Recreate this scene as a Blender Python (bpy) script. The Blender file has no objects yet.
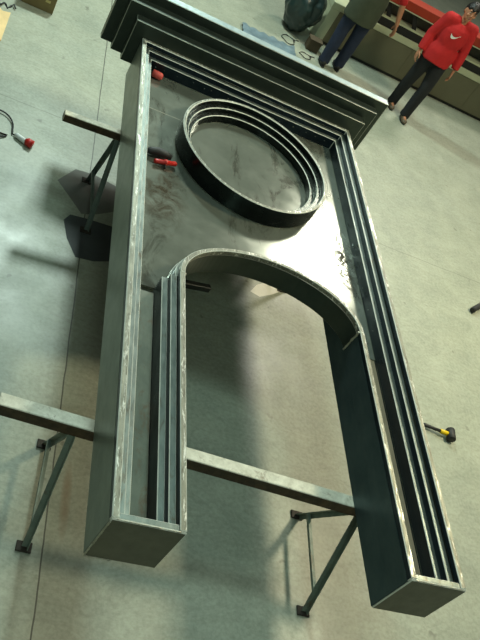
import bpy, bmesh, math, random
from mathutils import Vector, Matrix, noise
from mathutils.bvhtree import BVHTree
random.seed(7)
S = 1.9            # gate width in metres; the layout below is written in gate widths
FZ = -0.578        # floor level below the portal's top face, in gate widths
COL = bpy.context.scene.collection
PI = math.pi

def U(x, y, z=FZ):
    return Vector((x * S, y * S, (z - FZ) * S))

# ------------------------------------------------------------------ objects
def tag(o, label=None, cat=None, group=None, kind=None):
    if label: o['label'] = label
    if cat: o['category'] = cat
    if group: o['group'] = group
    if kind: o['kind'] = kind
    return o

def thing(name, label, cat, loc, rz=0.0, group=None):
    o = bpy.data.objects.new(name, None)
    o.empty_display_size = 0.1
    COL.objects.link(o)
    o.location = loc
    o.rotation_euler = (0, 0, rz)
    return tag(o, label, cat, group)

def world_of(o):
    m = Matrix.LocRotScale(o.location, o.rotation_euler, None)
    return world_of(o.parent) @ m if o.parent else m

def obj(name, bm, mats, parent=None, smooth=False, local=False, loc=None, label=None):
    """link a bmesh as one object; vertices are given in world metres unless local"""
    me = bpy.data.meshes.new(name)
    bmesh.ops.recalc_face_normals(bm, faces=bm.faces)
    if parent is not None and not local:
        bm.transform(world_of(parent).inverted())
    if parent is None and loc is not None:
        bm.transform(Matrix.Translation(-Vector(loc)))
    bm.to_mesh(me); bm.free()
    for m in (mats if isinstance(mats, (list, tuple)) else [mats]):
        me.materials.append(m)
    if smooth:
        for p in me.polygons: p.use_smooth = True
    o = bpy.data.objects.new(name, me)
    COL.objects.link(o)
    if parent is not None: o.parent = parent
    elif loc is not None: o.location = loc
    if label: o['label'] = label
    return o

def copy_tree(o, parent=None):
    c = o.copy(); COL.objects.link(c); c.parent = parent
    for ch in [k for k in COL.objects if k.parent == o]:
        copy_tree(ch, c)
    return c

# ------------------------------------------------------------------ shapes
def new(): return bmesh.new()

def ubox(bm, x0, x1, y0, y1, z0, z1):
    return box(bm, U(x0, y0, z0), U(x1, y1, z1))

def box(bm, a, b, mtx=None):
    vs = [bm.verts.new((x, y, z)) for z in (a[2], b[2]) for y in (a[1], b[1]) for x in (a[0], b[0])]
    for f in ((0, 2, 3, 1), (4, 5, 7, 6), (0, 1, 5, 4), (2, 6, 7, 3), (0, 4, 6, 2), (1, 3, 7, 5)):
        bm.faces.new([vs[i] for i in f])
    if mtx is not None:
        for v in vs: v.co = mtx @ v.co
    return vs

def prism(bm, poly, z0, z1):
    """poly: list of (x,y) in metres"""
    lo = [bm.verts.new((p[0], p[1], z0)) for p in poly]
    hi = [bm.verts.new((p[0], p[1], z1)) for p in poly]
    n = len(poly)
    bm.faces.new(lo[::-1]); bm.faces.new(hi)
    for i in range(n):
        bm.faces.new((lo[i], lo[(i + 1) % n], hi[(i + 1) % n], hi[i]))

def uprism(bm, poly, z0, z1):
    prism(bm, [(p[0] * S, p[1] * S) for p in poly], (z0 - FZ) * S, (z1 - FZ) * S)

def bar(bm, p, q, w, h, up=(0, 0, 1)):
    p, q = Vector(p), Vector(q)
    d = (q - p).normalized()
    u = Vector(up)
    s = d.cross(u)
    if s.length < 1e-4: s = d.cross(Vector((0, 1, 0)))
    s.normalize(); u = s.cross(d).normalized()
    vs = []
    for c in (p, q):
        for a, b in ((-1, -1), (1, -1), (1, 1), (-1, 1)):
            vs.append(bm.verts.new(c + s * (a * w / 2) + u * (b * h / 2)))
    for f in ((0, 1, 2, 3), (7, 6, 5, 4), (0, 4, 5, 1), (1, 5, 6, 2), (2, 6, 7, 3), (3, 7, 4, 0)):
        bm.faces.new([vs[i] for i in f])

def frame_of(d, ref=Vector((0, 0, 1))):
    d = d.normalized()
    if abs(d.dot(ref)) > 0.95: ref = Vector((0, 1, 0))
    s = d.cross(ref).normalized()
    return s, s.cross(d).normalized()

def tube(bm, pts, rad, n=10, caps=True):
    """swept round tube through pts; rad: number or list"""
    pts = [Vector(p) for p in pts]
    if not isinstance(rad, (list, tuple)): rad = [rad] * len(pts)
    rings = []
    ps = None
    for i, p in enumerate(pts):
        d = (pts[min(i + 1, len(pts) - 1)] - pts[max(i - 1, 0)])
        s, u = frame_of(d)
        if ps is not None:
            s = (ps - d.normalized() * ps.dot(d.normalized())).normalized()
            u = s.cross(d.normalized()).normalized()
        ps = s
        rings.append([bm.verts.new(p + (s * math.cos(2 * PI * k / n) + u * math.sin(2 * PI * k / n)) * rad[i]) for k in range(n)])
    for a, b in zip(rings, rings[1:]):
        for k in range(n):
            bm.faces.new((a[k], a[(k + 1) % n], b[(k + 1) % n], b[k]))
    if caps:
        bm.faces.new(rings[0][::-1]); bm.faces.new(rings[-1])

def lathe(bm, prof, n=32, mtx=None, closed=False):
    rings = []
    for r, z in prof:
        rings.append([bm.verts.new((r * math.cos(2 * PI * k / n), r * math.sin(2 * PI * k / n), z)) for k in range(n)])
    vs = [v for r in rings for v in r]
    pairs = list(zip(rings, rings[1:])) + ([(rings[-1], rings[0])] if closed else [])
    for a, b in pairs:
        for k in range(n):
            bm.faces.new((a[k], a[(k + 1) % n], b[(k + 1) % n], b[k]))
    if not closed:
        bm.faces.new(rings[0][::-1]); bm.faces.new(rings[-1])
    if mtx is not None:
        for v in vs: v.co = mtx @ v.co

def ell(bm, c, r, rot=None, seg=16, ring=10):
    m = Matrix.Translation(Vector(c))
    if rot is not None: m = m @ rot
    m = m @ Matrix.Diagonal((r[0], r[1], r[2], 1))
    bmesh.ops.create_uvsphere(bm, u_segments=seg, v_segments=ring, radius=1.0, matrix=m)

def capsule(bm, pts, rad, n=12):
    """tube with ball at every joint, for limbs that get remeshed together"""
    tube(bm, pts, rad, n)
    for p, r in zip(pts, rad): ell(bm, p, (r, r, r), seg=n, ring=8)

def bevel(bm, off, seg=1, mat=1, ang=50):
    bmesh.ops.recalc_face_normals(bm, faces=bm.faces)
    bm.normal_update()
    es = [e for e in bm.edges if len(e.link_faces) == 2 and e.calc_face_angle(0) > math.radians(ang)]
    bmesh.ops.bevel(bm, geom=es, offset=off, offset_type='OFFSET', segments=seg, profile=0.5, affect='EDGES', material=mat, clamp_overlap=True)

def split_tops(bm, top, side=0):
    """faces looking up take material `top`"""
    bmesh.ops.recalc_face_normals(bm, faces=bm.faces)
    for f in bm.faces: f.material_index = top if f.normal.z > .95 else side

def bake(o, voxel, smooth_it=0):
    """voxel-remesh an object's mesh into one continuous surface"""
    m = o.modifiers.new('r', 'REMESH'); m.mode = 'VOXEL'; m.voxel_size = voxel
    if smooth_it:
        s = o.modifiers.new('s', 'SMOOTH'); s.iterations = smooth_it; s.factor = 0.5
    bpy.context.view_layer.update()
    dg = bpy.context.evaluated_depsgraph_get()
    me = bpy.data.meshes.new_from_object(o.evaluated_get(dg))
    o.modifiers.clear()
    old = o.data; o.data = me
    me.name = o.name
    for p in me.polygons: p.use_smooth = True
    return o

# ------------------------------------------------------------------ materials
def srgb(r, g, b):
    f = lambda c: (c / 255 / 12.92) if c / 255 <= 0.04045 else ((c / 255 + 0.055) / 1.055) ** 2.4
    return (f(r), f(g), f(b), 1)

class NT:
    def __init__(self, name):
        self.m = bpy.data.materials.new(name); self.m.use_nodes = True
        self.t = self.m.node_tree; self.b = self.t.nodes['Principled BSDF']
        self.tc = self.t.nodes.new('ShaderNodeTexCoord')
    def n(self, typ, **kw):
        nd = self.t.nodes.new(typ)
        for k, v in kw.items():
            if k.startswith('i_'): nd.inputs[k[2:].replace('_', ' ')].default_value = v
            else: setattr(nd, k, v)
        return nd
    def l(self, a, b): self.t.links.new(a, b)
    def noise(self, scale, detail=5, rough=0.6, vec=None, dist=0.0):
        nd = self.n('ShaderNodeTexNoise'); nd.inputs['Scale'].default_value = scale
        nd.inputs['Detail'].default_value = detail; nd.inputs['Roughness'].default_value = rough
        nd.inputs['Distortion'].default_value = dist
        self.l(vec if vec is not None else self.tc.outputs['Object'], nd.inputs['Vector'])
        return nd.outputs['Fac']
    def mapped(self, scale=(1, 1, 1), loc=(0, 0, 0), rot=(0, 0, 0)):
        mp = self.n('ShaderNodeMapping'); mp.inputs['Scale'].default_value = scale
        mp.inputs['Location'].default_value = loc; mp.inputs['Rotation'].default_value = rot
        self.l(self.tc.outputs['Object'], mp.inputs['Vector'])
        return mp.outputs['Vector']
    def ramp(self, fac, stops):
        r = self.n('ShaderNodeValToRGB'); e = r.color_ramp.elements
        while len(e) < len(stops): e.new(0.5)
        for el, (p, c) in zip(e, stops): el.position = p; el.color = c
        self.l(fac, r.inputs['Fac'])
        return r.outputs['Color']
    def mix(self, fac, a, b, mode='MIX'):
        m = self.n('ShaderNodeMix'); m.data_type = 'RGBA'; m.blend_type = mode
        for sock, v in ((m.inputs[0], fac), (m.inputs[6], a), (m.inputs[7], b)):
            if hasattr(v, 'links') or isinstance(v, bpy.types.NodeSocket): self.l(v, sock)
            else: sock.default_value = v
        return m.outputs[2]
    def math(self, op, a, b=0.0, c=0.0, clamp=False):
        m = self.n('ShaderNodeMath'); m.operation = op; m.use_clamp = clamp
        for sock, v in zip(m.inputs, (a, b, c)):
            if isinstance(v, bpy.types.NodeSocket): self.l(v, sock)
            else: sock.default_value = v
        return m.outputs[0]
    def bump(self, h, strength=0.2, dist=0.01):
        b = self.n('ShaderNodeBump'); b.inputs['Strength'].default_value = strength; b.inputs['Distance'].default_value = dist
        self.l(h, b.inputs['Height']); self.l(b.outputs['Normal'], self.b.inputs['Normal'])
    def color(self, c):
        if isinstance(c, bpy.types.NodeSocket): self.l(c, self.b.inputs['Base Color'])
        else: self.b.inputs['Base Color'].default_value = c
    def set(self, **kw):
        for k, v in kw.items():
            i = self.b.inputs[k.replace('_', ' ')]
            if isinstance(v, bpy.types.NodeSocket): self.l(v, i)
            else: i.default_value = v
        return self.m

def rim_material():
    n = NT('ground_weld_steel')
    v = n.mapped((5, 1.6, 5))
    c = n.ramp(n.noise(5, 8, 0.65, v), [(0.3, srgb(104, 104, 92)), (0.72, srgb(150, 149, 134))])
    s = n.noise(6, 5, 0.7, n.mapped((11, 1.6, 6), (3, 5, 1)), 0.5)
    c = n.mix(n.ramp(s, [(0.555, g(0)), (0.62, g(1))]), c, srgb(236, 234, 222))
    d = n.noise(7, 5, 0.7, n.mapped((9, 1.8, 6), (7, 2, 1)), 0.5)
    c = n.mix(n.ramp(d, [(0.57, g(0)), (0.66, g(0.8))]), c, srgb(66, 60, 46))
    n.color(c)
    n.bump(n.noise(40, 4), 0.15, 0.004)
    return n.set(Roughness=n.ramp(s, [(0.45, g(0.5)), (0.6, g(0.28))]), Metallic=0.45)

def g(v): return (v, v, v, 1)

def plain(name, col, rough=0.6, metal=0.0, var=0.25, scale=18, bump=0.08, spec=0.5):
    n = NT(name)
    f = n.noise(scale)
    lo = tuple(c * (1 - var) for c in col[:3]) + (1,)
    hi = tuple(min(1, c * (1 + var)) for c in col[:3]) + (1,)
    n.color(n.ramp(f, [(0.3, lo), (0.7, hi)]))
    if bump: n.bump(n.noise(scale * 4), bump, 0.004)
    return n.set(Roughness=rough, Metallic=metal, Specular_IOR_Level=spec)

def steel(name, lo, hi, rough=(0.25, 0.5), metal=0.85, scale=(3, 3, 3), stain=None, nscale=4):
    n = NT(name)
    v = n.mapped(scale)
    f = n.noise(nscale, 8, 0.65, v)
    c = n.ramp(f, [(0.3, lo), (0.72, hi)])
    if stain:
        s = n.noise(nscale * 0.8, 6, 0.7, n.mapped(scale, (3.1, 1.7, 0.4)), 0.6)
        c = n.mix(n.ramp(s, [(0.55, g(0)), (0.68, g(0.8))]), c, stain)
    n.color(c)
    r = n.ramp(n.noise(nscale * 2.3, 6, 0.6, v), [(0.3, g(rough[0])), (0.7, g(rough[1]))])
    n.bump(n.noise(nscale * 9, 3, 0.5, v), 0.04, 0.003)
    return n.set(Roughness=r, Metallic=metal)

# concrete floor: mottled, with two saw joints, a rust stain and wear
def floor_material():
    n = NT('polished_concrete')
    big = n.noise(0.7, 6, 0.62)
    mid = n.noise(3.2, 8, 0.68)
    fine = n.noise(38, 4, 0.6)
    c = n.ramp(big, [(0.3, srgb(138, 145, 130)), (0.7, srgb(160, 165, 146))])
    c = n.mix(0.5, c, n.ramp(mid, [(0.32, srgb(122, 130, 114)), (0.68, srgb(168, 171, 151))]))
    c = n.mix(0.18, c, n.ramp(fine, [(0.3, srgb(90, 90, 80)), (0.6, srgb(190, 188, 176))]))
    vn = n.noise(1.6, 8, 0.7, n.mapped((1, 2.2, 1), (0.6, 2.0, 0), (0, 0, 0.5)), 2.2)
    c = n.mix(n.ramp(vn, [(0.44, g(0)), (0.5, g(0.16)), (0.56, g(0))]), c, srgb(98, 96, 78))
    # dark scuffs
    sc = n.noise(2.1, 9, 0.75, n.mapped((1, 1, 1), (4.2, 9.1, 0)), 1.2)
    c = n.mix(n.ramp(sc, [(0.62, g(0)), (0.75, g(0.3))]), c, srgb(96, 92, 80))
    sp = n.noise(9, 2, 0.5, n.mapped((1, 1, 1), (1.2, 3.1, 0)))
    c = n.mix(n.ramp(sp, [(0.70, g(0)), (0.76, g(0.55))]), c, srgb(92, 88, 78))
    sep = n.n('ShaderNodeSeparateXYZ'); n.l(n.tc.outputs['Object'], sep.inputs[0])
    X, Y = sep.outputs[0], sep.outputs[1]
    wob = n.math('MULTIPLY', n.math('SUBTRACT', n.noise(2.5, 3), 0.5), 0.02)
    def line(sock, at, half):
        d = n.math('ABSOLUTE', n.math('SUBTRACT', n.math('ADD', sock, wob), at))
        return n.math('LESS_THAN', d, half)
    j1 = line(X, 0.005 * S, 0.0045)
    j2 = line(Y, 2.27 * S, 0.005)
    c = n.mix(n.math('MULTIPLY', j1, 0.85), c, srgb(60, 58, 50))
    c = n.mix(n.math('MULTIPLY', j2, 0.4), c, srgb(70, 66, 55))
    # rusty streak by the near trestle
    dx = n.math('DIVIDE', n.math('SUBTRACT', X, 0.055 * S), 0.035)
    dy = n.math('DIVIDE', n.math('SUBTRACT', Y, 0.37 * S), 0.28)
    rr = n.math('ADD', n.math('MULTIPLY', dx, dx), n.math('MULTIPLY', dy, dy))
    rm = n.math('MULTIPLY', n.math('SUBTRACT', 1.0, rr, clamp=True), n.math('MULTIPLY', n.noise(7), 0.9), clamp=True)
    c = n.mix(rm, c, srgb(120, 84, 48))
    n.color(c)
    n.bump(n.noise(60, 4), 0.03, 0.003)
    rg = n.ramp(n.noise(1.7, 5), [(0.3, g(0.34)), (0.7, g(0.52))])
    return n.set(Roughness=rg, Specular_IOR_Level=0.45)

# panel steel: grey mill scale with dark smears
def panel_material():
    n = NT('mill_scale_sheet')
    f = n.noise(2.4, 8, 0.66)
    c = n.ramp(f, [(0.3, srgb(124, 130, 118)), (0.7, srgb(152, 156, 143))])
    s = n.noise(3.0, 9, 0.72, n.mapped((1.5, 0.7, 1), (2.2, 0.3, 0)), 0.9)
    c = n.mix(n.ramp(s, [(0.53, g(0)), (0.64, g(0.65))]), c, srgb(70, 66, 54))
    sep = n.n('ShaderNodeSeparateXYZ'); n.l(n.tc.outputs['Object'], sep.inputs[0])
    # heavier smears beside the right moulding
    dx = n.math('DIVIDE', n.math('SUBTRACT', sep.outputs[0], 0.40 * S), 0.10)
    dy = n.math('DIVIDE', n.math('SUBTRACT', sep.outputs[1], 0.22 * S), 0.42)
    rr = n.math('ADD', n.math('MULTIPLY', dx, dx), n.math('MULTIPLY', dy, dy))
    k = n.noise(13, 7, 0.75, None, 1.0)
    m = n.math('MULTIPLY', n.math('SUBTRACT', 1.0, rr, clamp=True), n.ramp(k, [(0.47, g(0)), (0.55, g(1))]))
    c = n.mix(m, c, srgb(48, 46, 38))
    # seam where two sheets meet beside the ring
    d = n.math('ABSOLUTE', n.math('SUBTRACT', sep.outputs[1], 0.73 * S))
    seam = n.math('MULTIPLY', n.math('LESS_THAN', d, 0.004), n.math('LESS_THAN', sep.outputs[0], -0.29 * S))
    c = n.mix(n.math('MULTIPLY', seam, 0.7), c, srgb(215, 210, 190))
    bx = n.math('DIVIDE', n.math('ADD', sep.outputs[0], 0.36 * S), 0.20)
    by = n.math('DIVIDE', n.math('SUBTRACT', sep.outputs[1], 0.22 * S), 0.46)
    br = n.math('SUBTRACT', 1.0, n.math('ADD', n.math('MULTIPLY', bx, bx), n.math('MULTIPLY', by, by)), clamp=True)
    c = n.mix(n.math('MULTIPLY', br, n.ramp(n.noise(9, 7, 0.7, None, 0.6), [(0.42, g(0)), (0.62, g(0.9))])), c, srgb(84, 70, 50))
    n.color(c)
    r = n.mix(m, n.ramp(n.noise(6, 7, 0.65), [(0.3, g(0.13)), (0.7, g(0.22))]), g(0.75))
    n.bump(n.noise(2.0, 2), 0.05, 0.02)
    return n.set(Roughness=r, Metallic=0.65)

M = {}
M['floor'] = floor_material()
M['panel'] = panel_material()
M['recess'] = steel('rust_stained_plate', srgb(84, 90, 76), srgb(112, 114, 98), (0.4, 0.55), 0.25, (4, 2, 4), srgb(96, 74, 48), 4)
M['recess_reflection'] = plain('painted_reflection_plate', srgb(138, 124, 102), 0.5, 0.0, 0.15, 6)  # brown of the mirrored moulding, painted in as the right plate's colour
M['ring_steel'] = steel('dark_ring_steel', srgb(30, 36, 36), srgb(46, 52, 52), (0.2, 0.3), 0.9, (2, 2, 2))
M['ring_top'] = steel('dark_ring_step_top', srgb(70, 76, 72), srgb(104, 108, 100), (0.2, 0.35), 0.9, (4, 4, 4))
M['wall_steel'] = steel('grey_plate_steel', srgb(116, 125, 115), srgb(136, 144, 132), (0.3, 0.42), 0.4, (2, 1, 2))
M['jamb_steel'] = steel('blue_grey_plate_steel', srgb(62, 80, 84), srgb(84, 100, 102), (0.35, 0.5), 0.7, (2, 1, 2))
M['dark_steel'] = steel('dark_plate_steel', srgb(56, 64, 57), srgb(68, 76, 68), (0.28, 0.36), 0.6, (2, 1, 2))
M['end_steel'] = steel('leg_end_steel', srgb(84, 84, 70), srgb(104, 103, 86), (0.35, 0.5), 0.3, (2, 1, 2))
M['step_steel'] = steel('moulding_steel', srgb(84, 92, 88), srgb(112, 120, 114), (0.22, 0.36), 0.88, (3, 0.7, 3))
M['rim_steel'] = rim_material()
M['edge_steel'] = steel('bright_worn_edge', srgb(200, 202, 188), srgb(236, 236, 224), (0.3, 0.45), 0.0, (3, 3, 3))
M['step_top'] = steel('moulding_top_steel', srgb(100, 110, 106), srgb(138, 144, 136), (0.28, 0.42), 0.7, (5, 1.5, 5), srgb(92, 80, 62))  # lit copy of the moulding steel for upward faces, with brown stains
M['step_shade'] = steel('shaded_moulding_steel', srgb(30, 42, 52), srgb(48, 60, 68), (0.25, 0.4), 0.7, (3, 0.7, 3))  # same steel on upright faces, its dark blue reflections painted into the colour
M['cornice_edge'] = steel('dulled_steel_edge', srgb(132, 136, 122), srgb(186, 188, 172), (0.3, 0.45), 0.2, (3, 3, 3))
M['top_sheen_steel'] = steel('painted_sheen_steel', srgb(150, 166, 168), srgb(180, 192, 190), (0.3, 0.45), 0.5)  # pale reflection on the cornice's top face, put into its base colour
M['weld'] = steel('weld_bead', srgb(150, 146, 130), srgb(210, 206, 190), (0.3, 0.5), 0.8)
M['black_steel'] = steel('black_steel', srgb(22, 24, 22), srgb(40, 42, 38), (0.35, 0.5), 0.6)
M['trestle_steel'] = steel('painted_green_grey_steel', srgb(76, 90, 84), srgb(104, 116, 106), (0.4, 0.6), 0.15, (3, 3, 3), srgb(84, 60, 40))
M['trestle_pale'] = steel('pale_green_grey_steel', srgb(98, 112, 102), srgb(130, 142, 128), (0.4, 0.6), 0.1, (3, 3, 3), srgb(96, 80, 58))
M['beam_top'] = steel('worn_pale_beam', srgb(140, 132, 108), srgb(200, 192, 166), (0.45, 0.65), 0.0, (5, 5, 5), srgb(92, 74, 52))
M['beam_pale'] = steel('worn_pale_grey_beam', srgb(176, 174, 156), srgb(220, 218, 202), (0.45, 0.65), 0.0, (5, 5, 5), srgb(120, 104, 84))
M['beam_side'] = steel('rusty_beam_side', srgb(44, 34, 24), srgb(88, 70, 48), (0.4, 0.6), 0.4, (5, 5, 5))
M['rust'] = plain('rusty_iron', srgb(50, 44, 36), 0.7, 0.3, 0.3)
M['rubber'] = plain('dark_rubber', srgb(30, 31, 30), 0.6, 0, 0.2)
M['pad_grey'] = plain('grey_board', srgb(104, 104, 98), 0.8, 0, 0.15, 6)
M['pad_dark'] = plain('dark_board', srgb(60, 64, 64), 0.75, 0, 0.15, 6)
M['white_board'] = plain('white_board', srgb(225, 224, 214), 0.7, 0, 0.05)
M['red'] = plain('red_plastic', srgb(188, 34, 26), 0.4, 0, 0.12)
M['pinkred'] = plain('pinkish_red_rubber', srgb(214, 84, 74), 0.55, 0, 0.12)
M['white_plastic'] = plain('white_plastic', srgb(222, 224, 220), 0.4, 0, 0.04)
M['yellow'] = plain('yellow_plastic', srgb(226, 190, 20), 0.4, 0, 0.08)
M['cardboard'] = plain('brown_cardboard', srgb(112, 100, 64), 0.8, 0, 0.12, 9)
M['plywood'] = plain('tan_plywood', srgb(214, 184, 132), 0.7, 0, 0.12, 7)
M['tape'] = plain('pale_tape', srgb(180, 168, 110), 0.5, 0, 0.1)
M['film'] = plain('blue_film', srgb(106, 124, 132), 0.35, 0, 0.25, 6)
M['sack'] = plain('dark_teal_plastic', srgb(30, 48, 46), 0.35, 0, 0.3, 5)
M['brown'] = plain('dark_brown_wood', srgb(74, 62, 42), 0.7, 0, 0.2, 6)
M['cream'] = plain('cream_painted_steel', srgb(178, 182, 150), 0.5, 0, 0.08, 5)
M['greybrown'] = plain('grey_brown_painted_steel', srgb(100, 98, 76), 0.5, 0.1, 0.08, 3)
M['orange'] = plain('orange_painted_steel', srgb(158, 46, 20), 0.5, 0, 0.12, 5)
M['mesh'] = plain('dark_grey_panel', srgb(70, 72, 62), 0.6, 0.1, 0.25, 12)
M['black'] = plain('matte_black', srgb(16, 16, 15), 0.6, 0, 0.2)
M['skin'] = plain('skin', srgb(172, 118, 88), 0.5, 0, 0.06, 10)
M['hair'] = plain('black_hair', srgb(22, 19, 17), 0.5, 0, 0.3, 60, 0.5)
M['red_cloth'] = plain('red_cotton', srgb(178, 24, 26), 0.85, 0, 0.1, 14)
M['olive_cloth'] = plain('dark_olive_cotton', srgb(60, 66, 50), 0.9, 0, 0.12, 14)
M['dark_cloth'] = plain('black_denim', srgb(22, 25, 27), 0.9, 0, 0.15, 20)
M['blue_denim'] = plain('dark_blue_denim', srgb(22, 32, 54), 0.85, 0, 0.18, 20)
M['shoe'] = plain('brown_leather', srgb(80, 68, 48), 0.5, 0, 0.15)
M['shoe_dark'] = plain('black_leather', srgb(30, 28, 26), 0.45, 0, 0.15)
M['eye'] = plain('eye_white', srgb(170, 164, 152), 0.35, 0, 0.02, 10, 0)
M['iris'] = plain('dark_iris', srgb(28, 20, 16), 0.2, 0, 0.02, 10, 0)
M['lip'] = plain('lips', srgb(164, 92, 82), 0.5, 0, 0.05)

# ------------------------------------------------------------------ floor
bm = new()
box(bm, (-14, -10, -0.12), (18, 18, 0.0))
tag(obj('floor', bm, M['floor']), kind='structure')

# far walls of the workshop hall, beyond the frame
hall = plain('painted_hall_wall', srgb(120, 128, 116), 0.8, 0, 0.06, 2)
bm = new(); box(bm, (-14, 17.8, 0), (18, 18, 7)); tag(obj('wall_back', bm, hall), kind='structure')
bm = new(); box(bm, (17.8, -10, 0), (18, 17.8, 7)); tag(obj('wall_right', bm, hall), kind='structure')

# ------------------------------------------------------------------ the steel portal
W_, L, D = 0.182, 2.152, 0.184
PZ = -0.095                       # level of the sheet panel
T = 0.006
SY = 0.862                        # springing of the arch
root = thing('steel_portal', 'large unpainted steel portal with arch, round window ring and stepped cornice lying flat on trestles', 'portal', U(0.5, 1.1, -D))

def U_frame(bm, a, b, y0, z0, z1):
    poly = [(a, y0), (a, L - a), (1 - a, L - a), (1 - a, y0), (1 - b, y0), (1 - b, L - b), (b, L - b), (b, y0)]
    uprism(bm, poly, z0, z1)

for sx in (0, 1):
    bm = new()
    x0, x1 = (0, T) if sx == 0 else (1 - T, 1)
    ubox(bm, x0, x1, T, L, -D, -0.0203)
    obj('side_wall', bm, [M['wall_steel'], M['edge_steel']], root)
    bm = new()
    x0, x1 = (0, W_) if sx == 0 else (1 - W_, 1)
    ubox(bm, x0, x1, 0, T, -D, -0.0005)
    bevel(bm, 0.0028 * S)
    obj('end_plate', bm, [M['end_steel'], M['edge_steel']], root, label='dark end plate with bright welded edges')
    bm = new()
    x0, x1 = (W_ - T, W_) if sx == 0 else (1 - W_, 1 - W_ + T)
    ubox(bm, x0, x1, T, SY, -0.1, -0.0203)
    ubox(bm, x0, x1, T, 1.12, -D, -0.1005)
    obj('jamb', bm, [M['jamb_steel'], M['edge_steel']], root, label='dark blue grey inner jamb plate')
    # strip closing the foot of the leg between the mouldings
    bm = new()
    x0, x1 = (0.018, W_ - 0.018) if sx == 0 else (1 - W_ + 0.018, 1 - 0.018)
    ubox(bm, x0, x1, T, 0.022, -0.06, -0.004)
    bevel(bm, 0.0016 * S)
    obj('foot_strip', bm, [M['step_top'], M['edge_steel']], root)

# outer rim and two stepped mouldings, running up one leg, across the top and down the other
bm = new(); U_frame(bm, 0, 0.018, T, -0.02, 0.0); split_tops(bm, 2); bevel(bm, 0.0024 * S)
obj('outer_rim', bm, [M['step_shade'], M['edge_steel'], M['rim_steel']], root, label='worn bright outer rim')
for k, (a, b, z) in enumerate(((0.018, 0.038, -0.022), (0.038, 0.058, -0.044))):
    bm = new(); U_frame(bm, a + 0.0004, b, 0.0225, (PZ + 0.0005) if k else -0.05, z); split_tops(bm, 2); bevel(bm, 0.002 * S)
    obj('moulding_step', bm, [M['step_shade'], M['edge_steel'], M['step_top']], root)

for a, b in ((0.0575, 0.0592), (1 - 0.0592, 1 - 0.0575)):
    bm = new(); ubox(bm, a, b, 0.0228, SY - 0.009, -0.118, PZ)
    obj('recess_side', bm, M['step_shade'], root)

# arch surround
def arc(a, b, n=40):
    return [(0.5 - a * math.cos(PI * i / n), SY + b * math.sin(PI * i / n)) for i in range(n + 1)]
for sx in (0, 1):
    fx = (lambda v: v) if sx == 0 else (lambda v: 1 - v)
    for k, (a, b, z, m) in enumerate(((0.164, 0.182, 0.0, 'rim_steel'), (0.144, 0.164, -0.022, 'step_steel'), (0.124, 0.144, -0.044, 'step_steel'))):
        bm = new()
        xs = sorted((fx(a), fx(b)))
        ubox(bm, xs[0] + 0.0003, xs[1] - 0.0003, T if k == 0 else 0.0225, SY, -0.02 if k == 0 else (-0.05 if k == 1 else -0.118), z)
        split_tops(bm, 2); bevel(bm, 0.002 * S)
        obj('jamb_rim' if k == 0 else 'jamb_moulding', bm, [M['step_shade'], M['edge_steel'], M['rim_steel' if k == 0 else 'step_top']], root)
bm = new(); uprism(bm, arc(0.334, 0.208) + arc(0.318, 0.194)[::-1], -0.018, 0.0)
bevel(bm, 0.0018 * S, ang=60)
obj('arch_rim', bm, [M['rim_steel'], M['edge_steel']], root, label='worn bright rim over the arch')
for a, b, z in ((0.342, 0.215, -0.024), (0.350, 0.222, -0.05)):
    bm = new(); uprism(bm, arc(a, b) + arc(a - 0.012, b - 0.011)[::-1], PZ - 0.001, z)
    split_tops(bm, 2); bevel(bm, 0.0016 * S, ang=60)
    obj('arch_moulding', bm, [M['step_shade'], M['edge_steel'], M['step_top']], root)
bm = new(); uprism(bm, arc(0.3215, 0.1975) + arc(0.318, 0.194)[::-1], PZ - 0.006, -0.0185)
bevel(bm, 0.0012 * S, ang=60)
obj('arch_soffit', bm, [M['dark_steel'], M['weld']], root, smooth=False, label='dark curved soffit of the arch')
# weld seams where soffit meets jambs
for x in (0.5 - 0.317, 0.5 + 0.317):
    bm = new(); pts = []
    for i in range(18):
        z = -0.004 - i / 17 * 0.096
        pts.append(U(x + random.uniform(-.001, .001), SY + random.uniform(-.002, .002), z))
    tube(bm, pts, [0.006 + random.uniform(0, 0.004) for _ in pts], 8)
    obj('weld_seam', bm, M['weld'], root, smooth=True)
# rough weld beads round the left leg's end plate
def bead(pts, r0, r1):
    bm = new(); out = []
    for a, b in zip(pts, pts[1:]):
        n = max(3, int((Vector(b) - Vector(a)).length / .006))
        out += [Vector(a).lerp(Vector(b), i / n) + Vector((random.uniform(-.001, .001), 0, random.uniform(-.001, .001))) for i in range(n)]
    tube(bm, out, [random.uniform(r0, r1) for _ in out], 8)
    obj('weld_seam', bm, M['weld'], root, smooth=True)
bead([U(0.001, -.0002, -.012), U(0.001, -.0002, -D + .002), U(0.07, -.0002, -D + .001)], .0015, .0055)
bead([U(0.012, .001, 0), U(0.17, .001, 0)], .001, .004)
bead([U(1 - .17, .001, 0), U(1 - .012, .001, 0)], .001, .0035)
# weld tacks along the top moulding
bm = new()
for i in range(16):
    x = 0.075 + i * 0.055 + random.uniform(-.014, .014)
    ell(bm, U(x, L - 0.059, PZ + 0.03 + random.uniform(-.003, .003)), (0.006, 0.004, 0.004), seg=8, ring=6)
for i in range(12):
    y = 1.0 + i * 0.09 + random.uniform(-.03, .03)
    ell(bm, U(1 - 0.059, y, PZ + 0.02 + random.uniform(-.003, .003)), (0.004, 0.006, 0.004), seg=8, ring=6)
tag(obj('weld_tacks', bm, M['step_steel'], root, smooth=True), kind='stuff')

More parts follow.
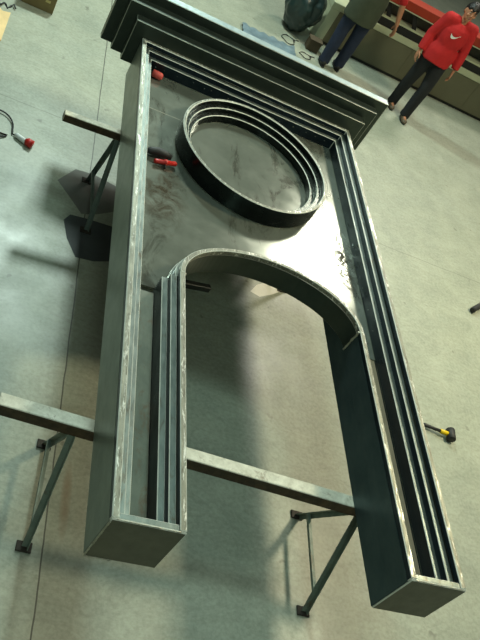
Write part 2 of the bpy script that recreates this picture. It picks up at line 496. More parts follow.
# sheet panel with the arch cut out of its lower edge
bm = new()
uprism(bm, [(0.0065, SY - 0.008), (0.1765, SY - 0.008)] + arc(0.3235, 0.1995) + [(0.8235, SY - 0.008), (0.9935, SY - 0.008), (0.9935, L - 0.004), (0.0065, L - 0.004)], PZ - 0.005, PZ)
obj('face_panel', bm, [M['panel']], root, label='grey mill scale sheet panel with dark smears')

# back plates closing the recess of each leg, below the panel's edge
for a, b in ((0.0595, 0.1228), (1 - 0.1228, 1 - 0.0595)):
    bm = new(); ubox(bm, a, b, 0.0228, SY - 0.02 if a < .5 else SY - 0.0085, -0.108 if a < .5 else -0.103, -0.104 if a < .5 else -0.098)
    obj('recess_plate', bm, M['recess' if a < .5 else 'recess_reflection'], root, label='leg recess plate, rust stained at left, reflection painted brown at right')

# stepped round window ring
def ring_part(prof, name, mats, parent):
    bm = new()
    lathe(bm, [(r * S, (z - FZ) * S) for r, z in prof], 96, Matrix.Translation((0.5 * S, 1.685 * S, 0)) @ Matrix.Diagonal((1, 1.025, 1, 1)), closed=True)
    split_tops(bm, 2); bevel(bm, 0.0028 * S, ang=50)
    o = obj(name, bm, mats, parent)
    for p in o.data.polygons: p.use_smooth = True
    for e in o.data.edges: pass
    o.data.set_sharp_from_angle(angle=math.radians(35))
    return o
RT = -0.014
rg = ring_part([(0.303, PZ + 0.0003), (0.315, PZ + 0.0003), (0.315, RT), (0.303, RT)], 'window_ring', [M['ring_steel'], M['edge_steel'], M['rim_steel']], root)
ring_part([(0.2835, PZ + 0.0003), (0.3027, PZ + 0.0003), (0.3027, RT - 0.022), (0.2835, RT - 0.022)], 'ring_step', [M['ring_steel'], M['edge_steel'], M['ring_top']], rg)
ring_part([(0.264, PZ + 0.0003), (0.2832, PZ + 0.0003), (0.2832, RT - 0.044), (0.264, RT - 0.044)], 'ring_step', [M['ring_steel'], M['edge_steel'], M['ring_top']], rg)
o = rg; o['label'] = 'dark outer band of the round window ring'

# stepped cornice
ys = [2.156, 2.205, 2.255, 2.30]
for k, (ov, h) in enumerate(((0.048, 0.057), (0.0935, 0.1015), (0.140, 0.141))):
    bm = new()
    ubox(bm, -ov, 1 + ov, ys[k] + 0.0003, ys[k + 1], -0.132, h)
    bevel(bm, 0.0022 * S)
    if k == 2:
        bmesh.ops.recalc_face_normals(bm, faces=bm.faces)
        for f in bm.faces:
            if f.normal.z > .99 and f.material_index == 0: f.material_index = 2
    obj('cornice_tier', bm, [M['dark_steel'], M['cornice_edge'], M['top_sheen_steel']], root)
# bar under the panel
bm = new(); bar(bm, U(0.008, 0.95, -0.16), U(0.352, 1.022, -0.172), 0.022 * S, 0.022 * S); bevel(bm, 0.006, 2, 0)
obj('stiffener_bar', bm, M['black_steel'], root, label='black stiffener bar under the panel')

# ------------------------------------------------------------------ trestles
def trestle(label, cx, cy, rz, xl, xr, legs, half, top_mat, leg_mat, bh, bw):
    r = thing('trestle', label, 'trestle', U(cx, cy), rz, 'trestles under the portal')
    H = (-D - FZ) * S - 0.001
    bh, bw = bh * S, bw * S
    # worn beam: pale top face, rusty sides
    bm = new(); box(bm, (xl * S, -bw / 2, H - bh), (xr * S, bw / 2, H))
    bmesh.ops.recalc_face_normals(bm, faces=bm.faces)
    for f in bm.faces: f.material_index = 1 if f.normal.z > 0.9 else 0
    bevel(bm, 0.004, 1, 1)
    obj('top_beam', bm, [M['beam_side'], M[top_mat]], r, local=True)
    for x in legs:
        for s in (-1, 1):
            bm = new()
            p = Vector((x * S, s * 0.012 * S, H - bh - 0.0005)); q = Vector((x * S + 0.01, s * half * S, 0.012))
            d = (q - p).normalized()
            # angle iron: two plates at right angles
            side = Vector((1, 0, 0)); nrm = d.cross(side).normalized()
            bar(bm, p, q, 0.034, 0.005, up=nrm)
            bar(bm, p + side * 0.0145 + nrm * 0.015, q + side * 0.0145 + nrm * 0.015, 0.005, 0.030, up=nrm)
            lg = obj('leg', bm, M[leg_mat], r, local=True)
            bm = new(); box(bm, (x * S - 0.035, s * half * S - 0.03, 0.0), (x * S + 0.05, s * half * S + 0.03, 0.012)); bevel(bm, 0.003, 1, 0)
            obj('foot_plate', bm, M['rust'], lg, local=True)
        bm = new()
        t = 0.78
        yb = (0.012 + (half - 0.012) * t) * S; zb = (H - bh) * (1 - t) + 0.012 * t
        bar(bm, (x * S, -yb, zb), (x * S, yb, zb), 0.022, 0.022)
        obj('brace', bm, M[leg_mat], r, local=True)
    return r
trestle('steel trestle nearest the camera, under the two legs of the portal', 0.425, 0.347, -0.05, -0.68, 0.66, (-0.47, 0.437), 0.172, 'beam_pale', 'trestle_pale', .045, .040)
trestle('steel trestle farther back, under the panel, feet on dark boards', 0.425, 1.76, 0.06, -0.645, 0.62, (-0.425, 0.49), 0.157, 'beam_top', 'trestle_steel', .034, .032)

# boards under the far trestle's feet
def flat(name, pts, h, mat, label, cat, group=None, z=0.0):
    c = Vector((sum(p[0] for p in pts) / len(pts) * S, sum(p[1] for p in pts) / len(pts) * S, z))
    bm = new(); prism(bm, [(p[0] * S, p[1] * S) for p in pts], z, z + h)
    return tag(obj(name, bm, mat, None, loc=c), label, cat, group)
flat('ground_sheet', [(-.128, 1.83), (-.075, 1.76), (-.01, 1.672), (.05, 1.70), (.13, 1.76), (.125, 1.93), (.02, 1.955), (-.06, 1.945)], 0.0004, M['pad_grey'], 'irregular lighter grey sheet on the floor under the far trestle foot', 'sheet')
flat('ground_sheet', [(-.078, 1.60), (-.055, 1.50), (-.012, 1.411), (.06, 1.42), (.125, 1.45), (.13, 1.66), (.02, 1.655), (-.055, 1.645)], 0.0004, M['pad_dark'], 'dark slate grey sheet on the floor, nearer one under the far trestle', 'sheet')
flat('white_card', [(.765, 1.555), (.81, 1.54), (.88, 1.585), (.935, 1.63), (.92, 1.66), (.86, 1.655), (.80, 1.61)], 0.0004, M['white_board'], 'small white card on the floor seen through the top of the arch', 'card')

# ------------------------------------------------------------------ small things on the panel
pz = (PZ - FZ) * S
t = thing('hand_tool', 'red and black hand tool lying on the panel between left rim and ring', 'tool', U(0.125, 1.51, PZ))
bm = new()
pts = [U(0.066, 1.515, PZ + 0.016), U(0.082, 1.525, PZ + 0.018), U(0.11, 1.532, PZ + 0.020), U(0.14, 1.535, PZ + 0.018), U(0.165, 1.535, PZ + 0.015)]
tube(bm, pts, [0.012, 0.026, 0.032, 0.028, 0.02], 12)
obj('tool_body', bm, M['rubber'], t, smooth=True)
bm = new()
a, b = U(0.10, 1.478, PZ + 0.0145), U(0.186, 1.508, PZ + 0.0145)
tube(bm, [a, a.lerp(b, .05), a.lerp(b, .45), a.lerp(b, .47), a.lerp(b, .55), a.lerp(b, .57), a.lerp(b, .95), b], [.012, .016, .016, .022, .022, .016, .017, .012], 14)
obj('handle', bm, M['red'], t, smooth=True, label='red handle')
bm = new(); tube(bm, [a.lerp(b, .5) + Vector((0, -.01, -.006)), a.lerp(b, .5) + Vector((0.004, -.045, -.016))], .007, 8)
obj('trigger', bm, M['rubber'], t, smooth=True)
t = thing('rubber_grip', 'small pinkish red rubber object in the top left corner of the panel', 'grip', U(0.085, 2.06, PZ))
bm = new()
a, b = U(0.076, 2.062, PZ + 0.018), U(0.122, 2.055, PZ + 0.018)
tube(bm, [a, a.lerp(b, .08), a.lerp(b, .5), a.lerp(b, .85), b], [.018, .029, .031, .028, .016], 14)
obj('grip_body', bm, M['pinkred'], t, smooth=True)
bm = new(); tube(bm, [a + (a - b) * 0.2, a], .011, 10)
obj('grip_stem', bm, M['rubber'], t, smooth=True)

# ------------------------------------------------------------------ things on the floor
# rubber mallet
t = thing('rubber_mallet', 'black rubber mallet with yellow collar on the floor right of the portal', 'mallet', U(1.66, 1.06))
hz = 0.04
h0, h1, h2 = U(1.57, 1.078) + Vector((0, 0, .022)), U(1.655, 1.063) + Vector((0, 0, .034)), U(1.70, 1.056) + Vector((0, 0, hz))
bm = new(); tube(bm, [h0, h0.lerp(h1, .1), h0.lerp(h1, .5), h1], [.012, .017, .014, .014], 12)
obj('handle', bm, M['rubber'], t, smooth=True)
bm = new(); tube(bm, [h1, h1.lerp(h2, .1), h2], [.017, .02, .02], 12)
obj('collar', bm, M['yellow'], t, smooth=True, label='yellow collar')
bm = new(); ax = Vector((0.16, 1, 0)).normalized(); c = h2 + Vector((.016, 0, 0))
tube(bm, [c - ax * .055, c - ax * .05, c + ax * .05, c + ax * .055], [.03, .038, .038, .03], 18)
obj('head', bm, M['rubber'], t, smooth=True)
# black bar at the right edge
t = thing('pipe', 'black pipe lying on the floor at the right edge of the picture', 'pipe', U(2.3, 2.1))
a, b = U(2.135, 1.98) + Vector((0, 0, .032)), U(2.55, 2.33) + Vector((0, 0, .032))
bm = new(); tube(bm, [a, b], .03, 16); bevel(bm, .004, 1, 0)
obj('tube_body', bm, M['rubber'], t, smooth=False)
bm = new(); tube(bm, [a + (a - b).normalized() * .012, a], .026, 16)
obj('end_cap', bm, M['black'], t)
# cable with a red and white connector
t = thing('cable', 'black looped cable with white and red plug on the floor at left', 'cable', U(-0.33, 2.03))
bm = new()
p0 = U(-0.345, 2.014) + Vector((0, 0, .012))
pts = [p0 + Vector((0.03, -0.006, 0)), p0]
for i in range(1, 30):
    f = i / 29
    a = -0.25 + f * 2 * PI * 0.93
    pts.append(U(-0.415, 2.05) + Vector((math.cos(a) * .125, math.sin(a) * .17, .010 + .012 * math.sin(f * PI))))
pts += [U(-0.45, 1.99) + Vector((0, 0, .01)), U(-0.52, 1.98) + Vector((0, 0, .008)), U(-0.62, 2.02) + Vector((0, 0, .008))]
tube(bm, pts, .007, 8)
obj('cord', bm, M['rubber'], t, smooth=True)
a, b, c = U(-0.335, 2.012), U(-0.287, 1.985), U(-0.258, 1.975)
up = Vector((0, 0, .024))
bm = new(); tube(bm, [a + up * .8, a.lerp(b, .15) + up, b + up], [.01, .02, .023], 14)
obj('plug_sleeve', bm, M['white_plastic'], t, smooth=True, label='white sleeve')
bm = new(); tube(bm, [b + up * 1.1, b.lerp(c, .3) + up * 1.4, c + up * 1.4], [.025, .034, .034], 16)
obj('plug_head', bm, M['red'], t, smooth=True, label='red plug head')
# cardboard box, top left
t = thing('cardboard_box', 'brown cardboard box on the floor at the top left', 'box', U(-0.38, 3.22))
bm = new(); box(bm, U(-.462, 3.135) , U(-.298, 3.30) + Vector((0, 0, .27))); bevel(bm, .004, 1, 0)
obj('carton', bm, M['cardboard'], t)
bm = new(); box(bm, U(-.35, 3.1335) + Vector((0, 0, .10)), U(-.325, 3.135) + Vector((0, -.0005, .125)))
obj('sticker', bm, M['tape'], t, label='small pale sticker')
bm = new(); box(bm, U(-.385, 3.135) + Vector((0, 0, .2702)), U(-.375, 3.30) + Vector((0, 0, .2712)))
obj('tape_strip', bm, M['tape'], t)
# tan board at the left edge
flat('plywood_offcut', [(-.497, 2.69), (-.492, 2.97), (-.53, 2.955), (-.56, 2.99), (-.85, 2.95), (-.85, 2.62), (-.55, 2.66)], .012, M['plywood'], 'tan plywood offcut on the floor at the left edge', 'board')
t = thing('cable_scrap', 'crumpled black cable scraps beside the tan plywood offcut', 'cable', U(-0.50, 3.02))
bm = new()
pts = [U(-0.62 + i * 0.012, 3.0 + 0.022 * math.sin(i * 1.9) + i * .003) + Vector((0, 0, .012 + .008 * math.cos(i * 1.1))) for i in range(13)]
tube(bm, pts, .008, 8)
obj('cord', bm, M['rubber'], t, smooth=True)
# blue film behind the cornice
bm = new()
nx, ny = 26, 8
V = [[None] * (ny + 1) for _ in range(nx + 1)]
for i in range(nx + 1):
    for j in range(ny + 1):
        x = 0.87 + 0.40 * i / nx; y = 3.93 + 0.15 * j / ny + 0.012 * math.sin(i * 1.3)
        z = 0.02 + 0.035 * abs(noise.noise((x * 14, y * 14, 2.0)))
        V[i][j] = bm.verts.new(U(x, y) + Vector((0, 0, z)))
for i in range(nx):
    for j in range(ny):
        bm.faces.new((V[i][j], V[i + 1][j], V[i + 1][j + 1], V[i][j + 1]))
tag(obj('plastic_film', bm, M['film'], None, smooth=True, loc=U(1.07, 4.0)), 'crumpled bluish plastic film on the floor behind the cornice', 'plastic film')

# dark sack, crate and wires beyond the cornice
t = thing('plastic_sack', 'dark teal plastic sack standing left of the long machine', 'sack', U(1.29, 4.38))
bm = new()
bmesh.ops.create_icosphere(bm, subdivisions=5, radius=1)
for v in bm.verts:
    n = v.co.copy()
    k = 1 + 0.16 * noise.noise(n * 2.2) + 0.05 * noise.noise(n * 6) + 0.05 * math.sin(math.atan2(n.y, n.x) * 11) * max(0, n.z)
    taper = 1 - 0.35 * max(0, n.z) ** 2
    v.co = Vector((n.x * .25 * k * taper, n.y * .25 * k * taper, max(-0.98, n.z) * .36 * k))
zmin = min(v.co.z for v in bm.verts)
bm.transform(Matrix.Translation(U(1.29, 4.38) + Vector((0, 0, -zmin))))
obj('sack_body', bm, M['sack'], t, smooth=True)
bm = new()
zt = 2 * .36 - 0.04
lathe(bm, [(.05, 0), (.03, .03), (.06, .09), (.09, .13)], 14, Matrix.Translation(U(1.29, 4.38) + Vector((0, 0, zt))))
obj('sack_neck', bm, M['sack'], t, smooth=True)
t = thing('wooden_crate', 'low dark brown crate between the dark sack and the long machine', 'crate', U(1.42, 4.205))
bm = new(); box(bm, U(1.375, 4.17), U(1.465, 4.24) + Vector((0, 0, .14))); bevel(bm, .006, 1, 0)
obj('crate_body', bm, M['brown'], t)
bm = new(); box(bm, U(1.37, 4.166) + Vector((0, 0, .1405)), U(1.47, 4.244) + Vector((0, 0, .158))); bevel(bm, .003, 1, 0)
obj('lid', bm, M['brown'], t)
def wire(cx, cy, rx, ry, label):
    bm = new()
    pts = [U(cx, cy) + Vector((math.cos(a * .13) * rx * (1 + .12 * math.sin(a * .35)), math.sin(a * .13) * ry, .007 + .004 * math.sin(a * .5))) for a in range(54)]
    pts.append(pts[-1] + Vector((rx, .02, -.002)))
    tube(bm, pts, .005, 6)
    tag(obj('wire', bm, M['black'], None, smooth=True, loc=U(cx, cy)), label, 'wire')
wire(1.24, 4.18, .09, .11, 'thin black wire loop on the floor in front of the dark sack')
wire(1.36, 4.06, .08, .07, 'thin black wire curl on the floor by the left end of the machine')

# ------------------------------------------------------------------ long machine at the back
my, mx0, mx1 = 4.375, 1.455, 3.75
t = thing('long_machine', 'long low machine with grey brown front, black braces and orange top beam', 'machine', U(2.6, 4.5))
bm = new(); ubox(bm, mx0 + .071, mx1, my + .004, my + .26, FZ + .022, -.318)
bm.normal_update()
for x in (2.16, 2.78):
    ubox(bm, x, x + .004, my + .002, my + .006, FZ + .03, -.325)
obj('front_panel', bm, M['greybrown'], t)
bm = new(); ubox(bm, mx0 + .071, mx1, my + .012, my + .24, FZ, FZ + .0215)
obj('kick_strip', bm, M['black'], t, label='black kick strip')
bm = new(); ubox(bm, mx0, mx0 + .07, my, my + .26, FZ, -.318); bevel(bm, .005, 1, 0)
obj('end_post', bm, M['cream'], t, label='cream end post')
bm = new(); ubox(bm, mx0 - .005, mx1, my - .004, my + .26, -.3175, -.272); bevel(bm, .005, 1, 0)
obj('sill', bm, M['cream'], t, label='cream sill')
bm = new(); ubox(bm, mx0 + .3, mx1, my + .10, my + .12, -.2715, -.098)
obj('back_panel', bm, M['mesh'], t)
bm = new(); ubox(bm, mx0 + .3, mx1, my + .01, my + .0995, -.2715, -.215)
obj('lower_slot', bm, M['black'], t, label='black slot band')
bm = new(); ubox(bm, mx0 + .3, mx1, my + .005, my + .0995, -.2145, -.203)
obj('shelf', bm, M['cream'], t)
for x in (1.80, 2.02, 2.24, 2.46, 2.68, 2.90, 3.12, 3.34):
    bm = new(); bar(bm, U(x, my + .03, -.104), U(x + .10, my + .03, -.2705), .03 * S, .012 * S, up=(0, 1, 0))
    obj('diagonal_brace', bm, M['black'], t)
bm = new(); ubox(bm, mx0 + .25, mx1, my - .002, my + .12, -.0975, -.035); bevel(bm, .006, 1, 0)
obj('top_beam', bm, M['orange'], t, label='orange top beam')
bm = new(); ubox(bm, mx0 + .25, mx1, my - .006, my + .0, -.104, -.098)
obj('beam_lip', bm, M['cream'], t)

# ------------------------------------------------------------------ people
def hand(bm, wrist, down, side, fwd, k=1.0, out=1):
    """palm with four bent fingers and a thumb; down = towards fingertips, side = palm normal, fwd = thumb side"""
    down, side, fwd = Vector(down).normalized(), Vector(side).normalized(), Vector(fwd).normalized()
    rot = Matrix((fwd, side, down)).transposed().to_4x4()
    ell(bm, wrist + down * .045 * k, (.036 * k, .016 * k, .05 * k), rot, 14, 10)
    for i, (o, ln) in enumerate(((.028, .070), (.010, .080), (-.009, .074), (-.027, .058))):
        b = wrist + down * .078 * k + fwd * o * k
        p1 = b + down * ln * .45 * k + side * .006 * k
        p2 = p1 + (down * .9 + side * .45) * ln * .33 * k
        p3 = p2 + (down * .7 + side * .75) * ln * .28 * k
        capsule(bm, [b, p1, p2, p3], [.0092 * k, .0088 * k, .008 * k, .007 * k], 8)
    b = wrist + down * .025 * k + fwd * .028 * k
    p1 = b + (down * .6 + fwd * .75 + side * .2) * .036 * k
    p2 = p1 + (down * .9 + fwd * .25 + side * .25) * .032 * k
    capsule(bm, [b, p1, p2], [.013 * k, .0105 * k, .0085 * k], 8)

def person(name, label, loc, rz, H, j, cloth):
    """j: joints in local metres (facing -Y, feet on z=0)"""
    r = thing(name, label, 'person', loc, rz)
    k = H / 1.70
    hd = Vector(j['head'])
    # ---- body: one continuous surface
    bm = new()
    ell(bm, hd, (.074 * k, .092 * k, .108 * k), seg=24, ring=16)                        # skull
    ell(bm, hd + Vector((0, -.018, -.05)) * k, (.058 * k, .072 * k, .068 * k), seg=20, ring=14)   # jaw
    ell(bm, hd + Vector((0, -.062, -.094)) * k, (.024 * k, .022 * k, .02 * k))              # chin
    tube(bm, [hd + Vector((0, -.082, .012)) * k, hd + Vector((0, -.100, -.022)) * k, hd + Vector((0, -.086, -.034)) * k], [.009 * k, .015 * k, .016 * k], 10)   # nose
    for s in (-1, 1):
        ell(bm, hd + Vector((s * .076, .012, -.012)) * k, (.010 * k, .020 * k, .032 * k))   # ear
        ell(bm, hd + Vector((s * .038, -.068, -.028)) * k, (.022 * k, .018 * k, .018 * k))  # cheek
        ell(bm, hd + Vector((s * .032, -.078, .026)) * k, (.024 * k, .012 * k, .008 * k))   # brow
    nk = Vector(j['neck'])
    capsule(bm, [hd + Vector((0, .02, -.07)) * k, nk], [.052 * k, .056 * k], 14)
    ch = Vector(j['chest']); pv = Vector(j['pelvis']); wa = ch.lerp(pv, .55)
    ell(bm, ch, (.150 * k, .100 * k, .170 * k)); ell(bm, wa, (.128 * k, .092 * k, .15 * k)); ell(bm, pv, (.150 * k, .105 * k, .12 * k))
    for s, sd in ((-1, 'r'), (1, 'l')):
        sh, el_, wr = Vector(j['sh_' + sd]), Vector(j['el_' + sd]), Vector(j['wr_' + sd])
        capsule(bm, [nk + Vector((0, 0, -.03)), sh], [.05 * k, .052 * k], 12)
        capsule(bm, [sh, sh.lerp(el_, .4), el_], [.052 * k, .046 * k, .036 * k], 12)
        capsule(bm, [el_, el_.lerp(wr, .3), wr], [.036 * k, .037 * k, .024 * k], 12)
        hand(bm, wr, wr - el_ + Vector((0, 0, -.1)), Vector((-s, 0.15, 0)), Vector((-s * .2, -1, 0)), k)
        hp, kn, an = Vector(j['hip_' + sd]), Vector(j['kn_' + sd]), Vector(j['an_' + sd])
        capsule(bm, [hp, hp.lerp(kn, .5), kn], [.082 * k, .070 * k, .052 * k], 14)
        capsule(bm, [kn, kn.lerp(an, .3), an], [.050 * k, .052 * k, .034 * k], 14)
        capsule(bm, [an + Vector((0, .02, -.03)), an + Vector((0, -.12, -.045))], [.032 * k, .026 * k], 10)
    o = obj('body', bm, M['skin'], r, local=True)
    bake(o, .0055, 3)
    # ---- face
    for s in (-1, 1):
        bm = new(); ell(bm, hd + Vector((s * .031, -.0835, .008)) * k, (.0125 * k, .007 * k, .0055 * k), seg=12, ring=8)
        e = obj('eye', bm, M['eye'], r, smooth=True, local=True)
        bm = new(); ell(bm, hd + Vector((s * .031, -.0895, .008)) * k, (.0065 * k, .004 * k, .0056 * k), seg=10, ring=8)
        obj('iris', bm, M['iris'], e, smooth=True, local=True)
        bm = new(); tube(bm, [hd + Vector((s * .014, -.0925, .026)) * k, hd + Vector((s * .032, -.0925, .031)) * k, hd + Vector((s * .05, -.079, .026)) * k], [.004 * k, .005 * k, .003 * k], 8)
        obj('eyebrow', bm, M['hair'], r, smooth=True, local=True)
    bm = new(); tube(bm, [hd + Vector((-.024, -.080, -.062)) * k, hd + Vector((0, -.091, -.06)) * k, hd + Vector((.024, -.080, -.062)) * k], [.003 * k, .007 * k, .003 * k], 8)
    obj('mouth', bm, M['lip'], r, smooth=True, local=True)
    # ---- hair: short cap, open over the face
    bm = new()
    bmesh.ops.create_icosphere(bm, subdivisions=5, radius=1)
    kill = []
    for v in bm.verts:
        n = v.co.copy()
        edge = -0.5 if n.y > 0.05 else 0.36 + 0.12 * math.sin(n.x * 9)
        if abs(n.x) > .75 and n.y < .35: edge = max(edge, 0.0)
        b = 1.0 + .05 * noise.noise(n * 9)
        if n.z < edge: b *= max(.8, 1 - (edge - n.z) * 1.6)
        v.co = Vector((n.x * .086, n.y * .106 + .002, n.z * .124 + .006)) * k * b + hd
        if n.z < edge - .22: kill.append(v)
    bmesh.ops.delete(bm, geom=kill, context='VERTS')
    obj('hair', bm, M['hair'], r, smooth=True, local=True)
    # ---- trousers
    bm = new()
    ell(bm, pv + Vector((0, 0, -.01)), (.170 * k, .122 * k, .115 * k))
    for sd in 'rl':
        hp, kn, an = Vector(j['hip_' + sd]), Vector(j['kn_' + sd]), Vector(j['an_' + sd])
        capsule(bm, [hp, hp.lerp(kn, .5), kn], [.104 * k, .096 * k, .080 * k], 16)
        hem = an + Vector((0, -.012, -.045 * k))
        tube(bm, [kn, kn.lerp(hem, .4) + Vector((0, .008, 0)), kn.lerp(hem, .8), hem], [.079 * k, .076 * k, .070 * k, .072 * k], 16)
    o = obj('trousers', bm, M[cloth['trousers']], r, local=True)
    bake(o, .011, 3)
    # ---- shoes
    for sd in 'rl':
        an = Vector(j['an_' + sd]); z0 = an.z - .09 * k
        bm = new()
        ell(bm, (an.x, an.y + .015, z0 + .05), (.042 * k, .055 * k, .05 * k)); ell(bm, (an.x, an.y - .06, z0 + .035), (.046 * k, .08 * k, .035 * k))
        ell(bm, (an.x, an.y - .12, z0 + .03), (.046 * k, .07 * k, .03 * k))
        o = obj('shoe', bm, M[cloth['shoe']], r, local=True); bake(o, .01, 2)
        bm = new(); sole = [(an.x + .047 * k * math.cos(a) * (1 if math.sin(a) < 0 else .85), an.y - .05 + .135 * k * math.sin(a)) for a in [i * 2 * PI / 24 for i in range(24)]]
        prism(bm, sole, max(z0, 0.0), z0 + .018)
        obj('sole', bm, M['rubber'], o, local=True)
    # ---- upper garments
    def torso(extra, bottom):
        bm = new()
        n = 28; rings = []
        prof = [(bottom, pv, .192, .142), (.06, pv, .186, .134), (.5, None, .155, .112), (.8, None, .172, .120), (1.1, None, .176, .118), (1.28, None, .150, .100), (1.42, None, .085, .075), (1.47, None, .064, .064)]
        for f, c0, a, b in prof:
            c = pv.lerp(ch, f) if c0 is None else pv + Vector((0, 0, f))
            if f > 1.3: c = Vector((nk.x, nk.y, c.z))
            rings.append([bm.verts.new(c + Vector((math.cos(2 * PI * i / n) * (a + extra) * k, math.sin(2 * PI * i / n) * (b + extra) * k, .006 * math.sin(i * 2.3)))) for i in range(n)])
        for p, q in zip(rings, rings[1:]):
            for i in range(n): bm.faces.new((p[i], p[(i + 1) % n], q[(i + 1) % n], q[i]))
        bm.faces.new(rings[0][::-1]); bm.faces.new(rings[-1])
        return bm
    def sleeve(bm, sd, upto, extra):
        sh, el_, wr = Vector(j['sh_' + sd]), Vector(j['el_' + sd]), Vector(j['wr_' + sd])
        capsule(bm, [nk.lerp(sh, .45) + Vector((0, 0, -.015)), sh], [(.056 + extra) * k, (.060 + extra) * k], 14)
        if upto <= 1:
            e = sh.lerp(el_, upto); capsule(bm, [sh, sh.lerp(e, .5), e], [(.061 + extra) * k, (.056 + extra) * k, (.052 + extra) * k], 14)
        else:
            capsule(bm, [sh, sh.lerp(el_, .5), el_], [(.061 + extra) * k, (.055 + extra) * k, (.049 + extra) * k], 14)
            w = el_.lerp(wr, upto - 1); tube(bm, [el_, el_.lerp(w, .5), w], [(.048 + extra) * k, (.044 + extra) * k, (.036 + extra) * k], 14)
    for nm, mat, slv, extra, bottom in cloth['tops']:
        bm = torso(extra, bottom)
        if slv > 0:
            for sd in 'rl': sleeve(bm, sd, slv, extra)
        o = obj(nm, bm, M[mat], r, local=True)
        bake(o, .011, 4)
        top = o
    return r, top

def joints(H, **kw):
    k = H / 1.70
    j = dict(head=(0, -.01, 1.585), neck=(0, .01, 1.44), chest=(0, 0, 1.26), pelvis=(0, 0, .94),
             sh_r=(-.178, .005, 1.40), sh_l=(.178, .005, 1.40), el_r=(-.235, .03, 1.11), el_l=(.235, .03, 1.11), wr_r=(-.245, -.03, .87), wr_l=(.245, -.03, .87),
             hip_r=(-.088, 0, .90), hip_l=(.088, 0, .90), kn_r=(-.095, -.01, .49), kn_l=(.095, -.01, .49), an_r=(-.10, .02, .09), an_l=(.10, .02, .09))
    j.update(kw)
    return {a: tuple(c * k for c in b) for a, b in j.items()}

H = 1.64
boy, shirt = person('person', 'person in red long sleeved shirt and dark trousers standing beside the long machine', U(2.075, 3.875), -0.12, H,
    joints(H, kn_r=(-.10, .05, .50), an_r=(-.09, .14, .09), kn_l=(.10, -.09, .50), an_l=(.085, -.09, .09), el_r=(-.24, .05, 1.12), wr_r=(-.255, -.01, .88), el_l=(.255, .0, 1.12), wr_l=(.27, -.08, .88)),
    dict(trousers='dark_cloth', shoe='shoe', tops=[('shirt', 'red_cloth', 1.93, .016, -.09)]))
# white swoosh mark across the chest, laid on the shirt's own surface
def swoosh(shirt, parent, cx, cz, w):
    me = shirt.data
    bv = BVHTree.FromPolygons([v.co[:] for v in me.vertices], [p.vertices[:] for p in me.polygons])
    n = 26; bm = new(); top = []; bot = []
    for i in range(n + 1):
        f = i / n
        # thick rounded hook at one end, long thin tail rising at the other
        x = -0.5 + f
        yc = -0.10 + 0.34 * f - 0.22 * math.sin(PI * min(1, f * 1.15)) + (0.16 * (1 - f * 5) ** 2 if f < .2 else 0)
        th = 0.02 + 0.135 * math.sin(PI * min(1, f * 1.0) ** .55) ** 1.2 * (1 - f) ** .6
        for lst, s in ((top, 1), (bot, -1)):
            p = Vector((cx + x * w, -1, cz + (yc + s * th) * w))
            hit = bv.ray_cast(p, Vector((0, 1, 0)))
            q = hit[0] + Vector((0, -.004, 0)) if hit[0] else p
            lst.append(bm.verts.new(q))
    for i in range(n): bm.faces.new((top[i], top[i + 1], bot[i + 1], bot[i]))
    o = obj('chest_mark', bm, M['white_plastic'], parent, local=True, label='white curved tick mark')
    return o
swoosh(shirt, boy, -0.02, 1.27 * H / 1.7, 0.125)

H = 1.76
man, _ = person('person', 'person in olive vest over red sleeves and blue jeans, head out of frame', U(1.545, 4.075), PI - 0.05, H,
    joints(H, kn_r=(-.11, -.02, .49), an_r=(-.12, -.03, .09), kn_l=(.10, -.0, .49), an_l=(.10, .05, .09), sh_r=(-.20, .005, 1.40), el_r=(-.34, .05, 1.12), wr_r=(-.42, .08, .86), el_l=(.24, .03, 1.12), wr_l=(.20, -.10, .90)),
    dict(trousers='blue_denim', shoe='shoe_dark', tops=[('undershirt', 'red_cloth', .98, .0, .02), ('vest', 'olive_cloth', 0, .024, -.27)]))

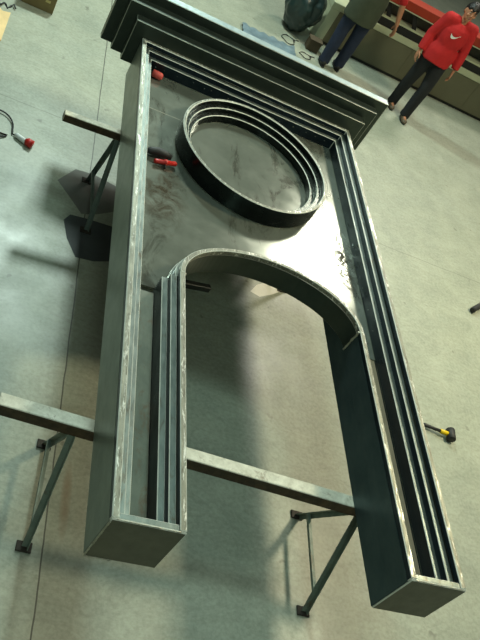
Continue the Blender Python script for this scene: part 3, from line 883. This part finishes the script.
# ------------------------------------------------------------------ light
def area(name, loc, target, size, power, color, spread=180):
    l = bpy.data.lights.new(name, 'AREA'); l.shape = 'SQUARE'; l.size = size; l.energy = power; l.color = color; l.spread = math.radians(spread)
    o = bpy.data.objects.new(name, l); COL.objects.link(o)
    o.location = loc
    o.rotation_euler = (Vector(target) - Vector(loc)).to_track_quat('-Z', 'Y').to_euler()
    return o
area('warm_bay_lamp', U(2.9, 1.8, 2.9), U(2.0, 1.7, -.5), 0.9, 175, (1.0, .91, .62), 110)
area('cool_bay_lamp', U(.45, 1.5, 3.3), U(.2, 1.3, -.5), 1.2, 110, (.68, 1.0, .92))
area('far_bay_lamp', U(3.36, 5.57, 3.08), U(.8, 1.2, -.1), 1.2, 340, (1.0, .97, .84))
area('near_fill', U(-.6, -2.4, 3.4), U(.4, 1.0, -.5), 1.4, 105, (.74, 1.0, .86))  # unseen fill added to lift the end plates and cornice fronts
area('back_bay_lamp', U(.06, 4.4, 2.35), U(-.1, 1.8, -.4), 0.6, 420, (.80, 1.0, .92))

w = bpy.data.worlds.new('workshop'); bpy.context.scene.world = w; w.use_nodes = True
nt = w.node_tree; bg = nt.nodes['Background']
tc = nt.nodes.new('ShaderNodeTexCoord'); sp = nt.nodes.new('ShaderNodeSeparateXYZ'); rp = nt.nodes.new('ShaderNodeValToRGB')
nt.links.new(tc.outputs['Generated'], sp.inputs[0]); nt.links.new(sp.outputs[2], rp.inputs[0]); nt.links.new(rp.outputs[0], bg.inputs[0])
e = rp.color_ramp.elements
e[0].position = 0.0; e[0].color = (.05, .06, .055, 1)
e[1].position = 0.9; e[1].color = (.40, .46, .40, 1)
bg.inputs[1].default_value = 0.36

# ------------------------------------------------------------------ camera
cam = bpy.data.cameras.new('camera'); co = bpy.data.objects.new('camera', cam); COL.objects.link(co)
co.rotation_mode = 'QUATERNION'
co.rotation_quaternion = (0.900316, 0.361386, -0.233637, 0.065153)
co.location = U(-0.5252, -0.8786, 1.4913)
cam.sensor_fit = 'VERTICAL'; cam.sensor_height = 24.0
cam.lens = 29.7981
cam.clip_start = 0.05; cam.clip_end = 200
bpy.context.scene.camera = co
sc = bpy.context.scene
sc.view_settings.view_transform = 'Standard'
sc.view_settings.look = 'None'
sc.view_settings.exposure = 0.0
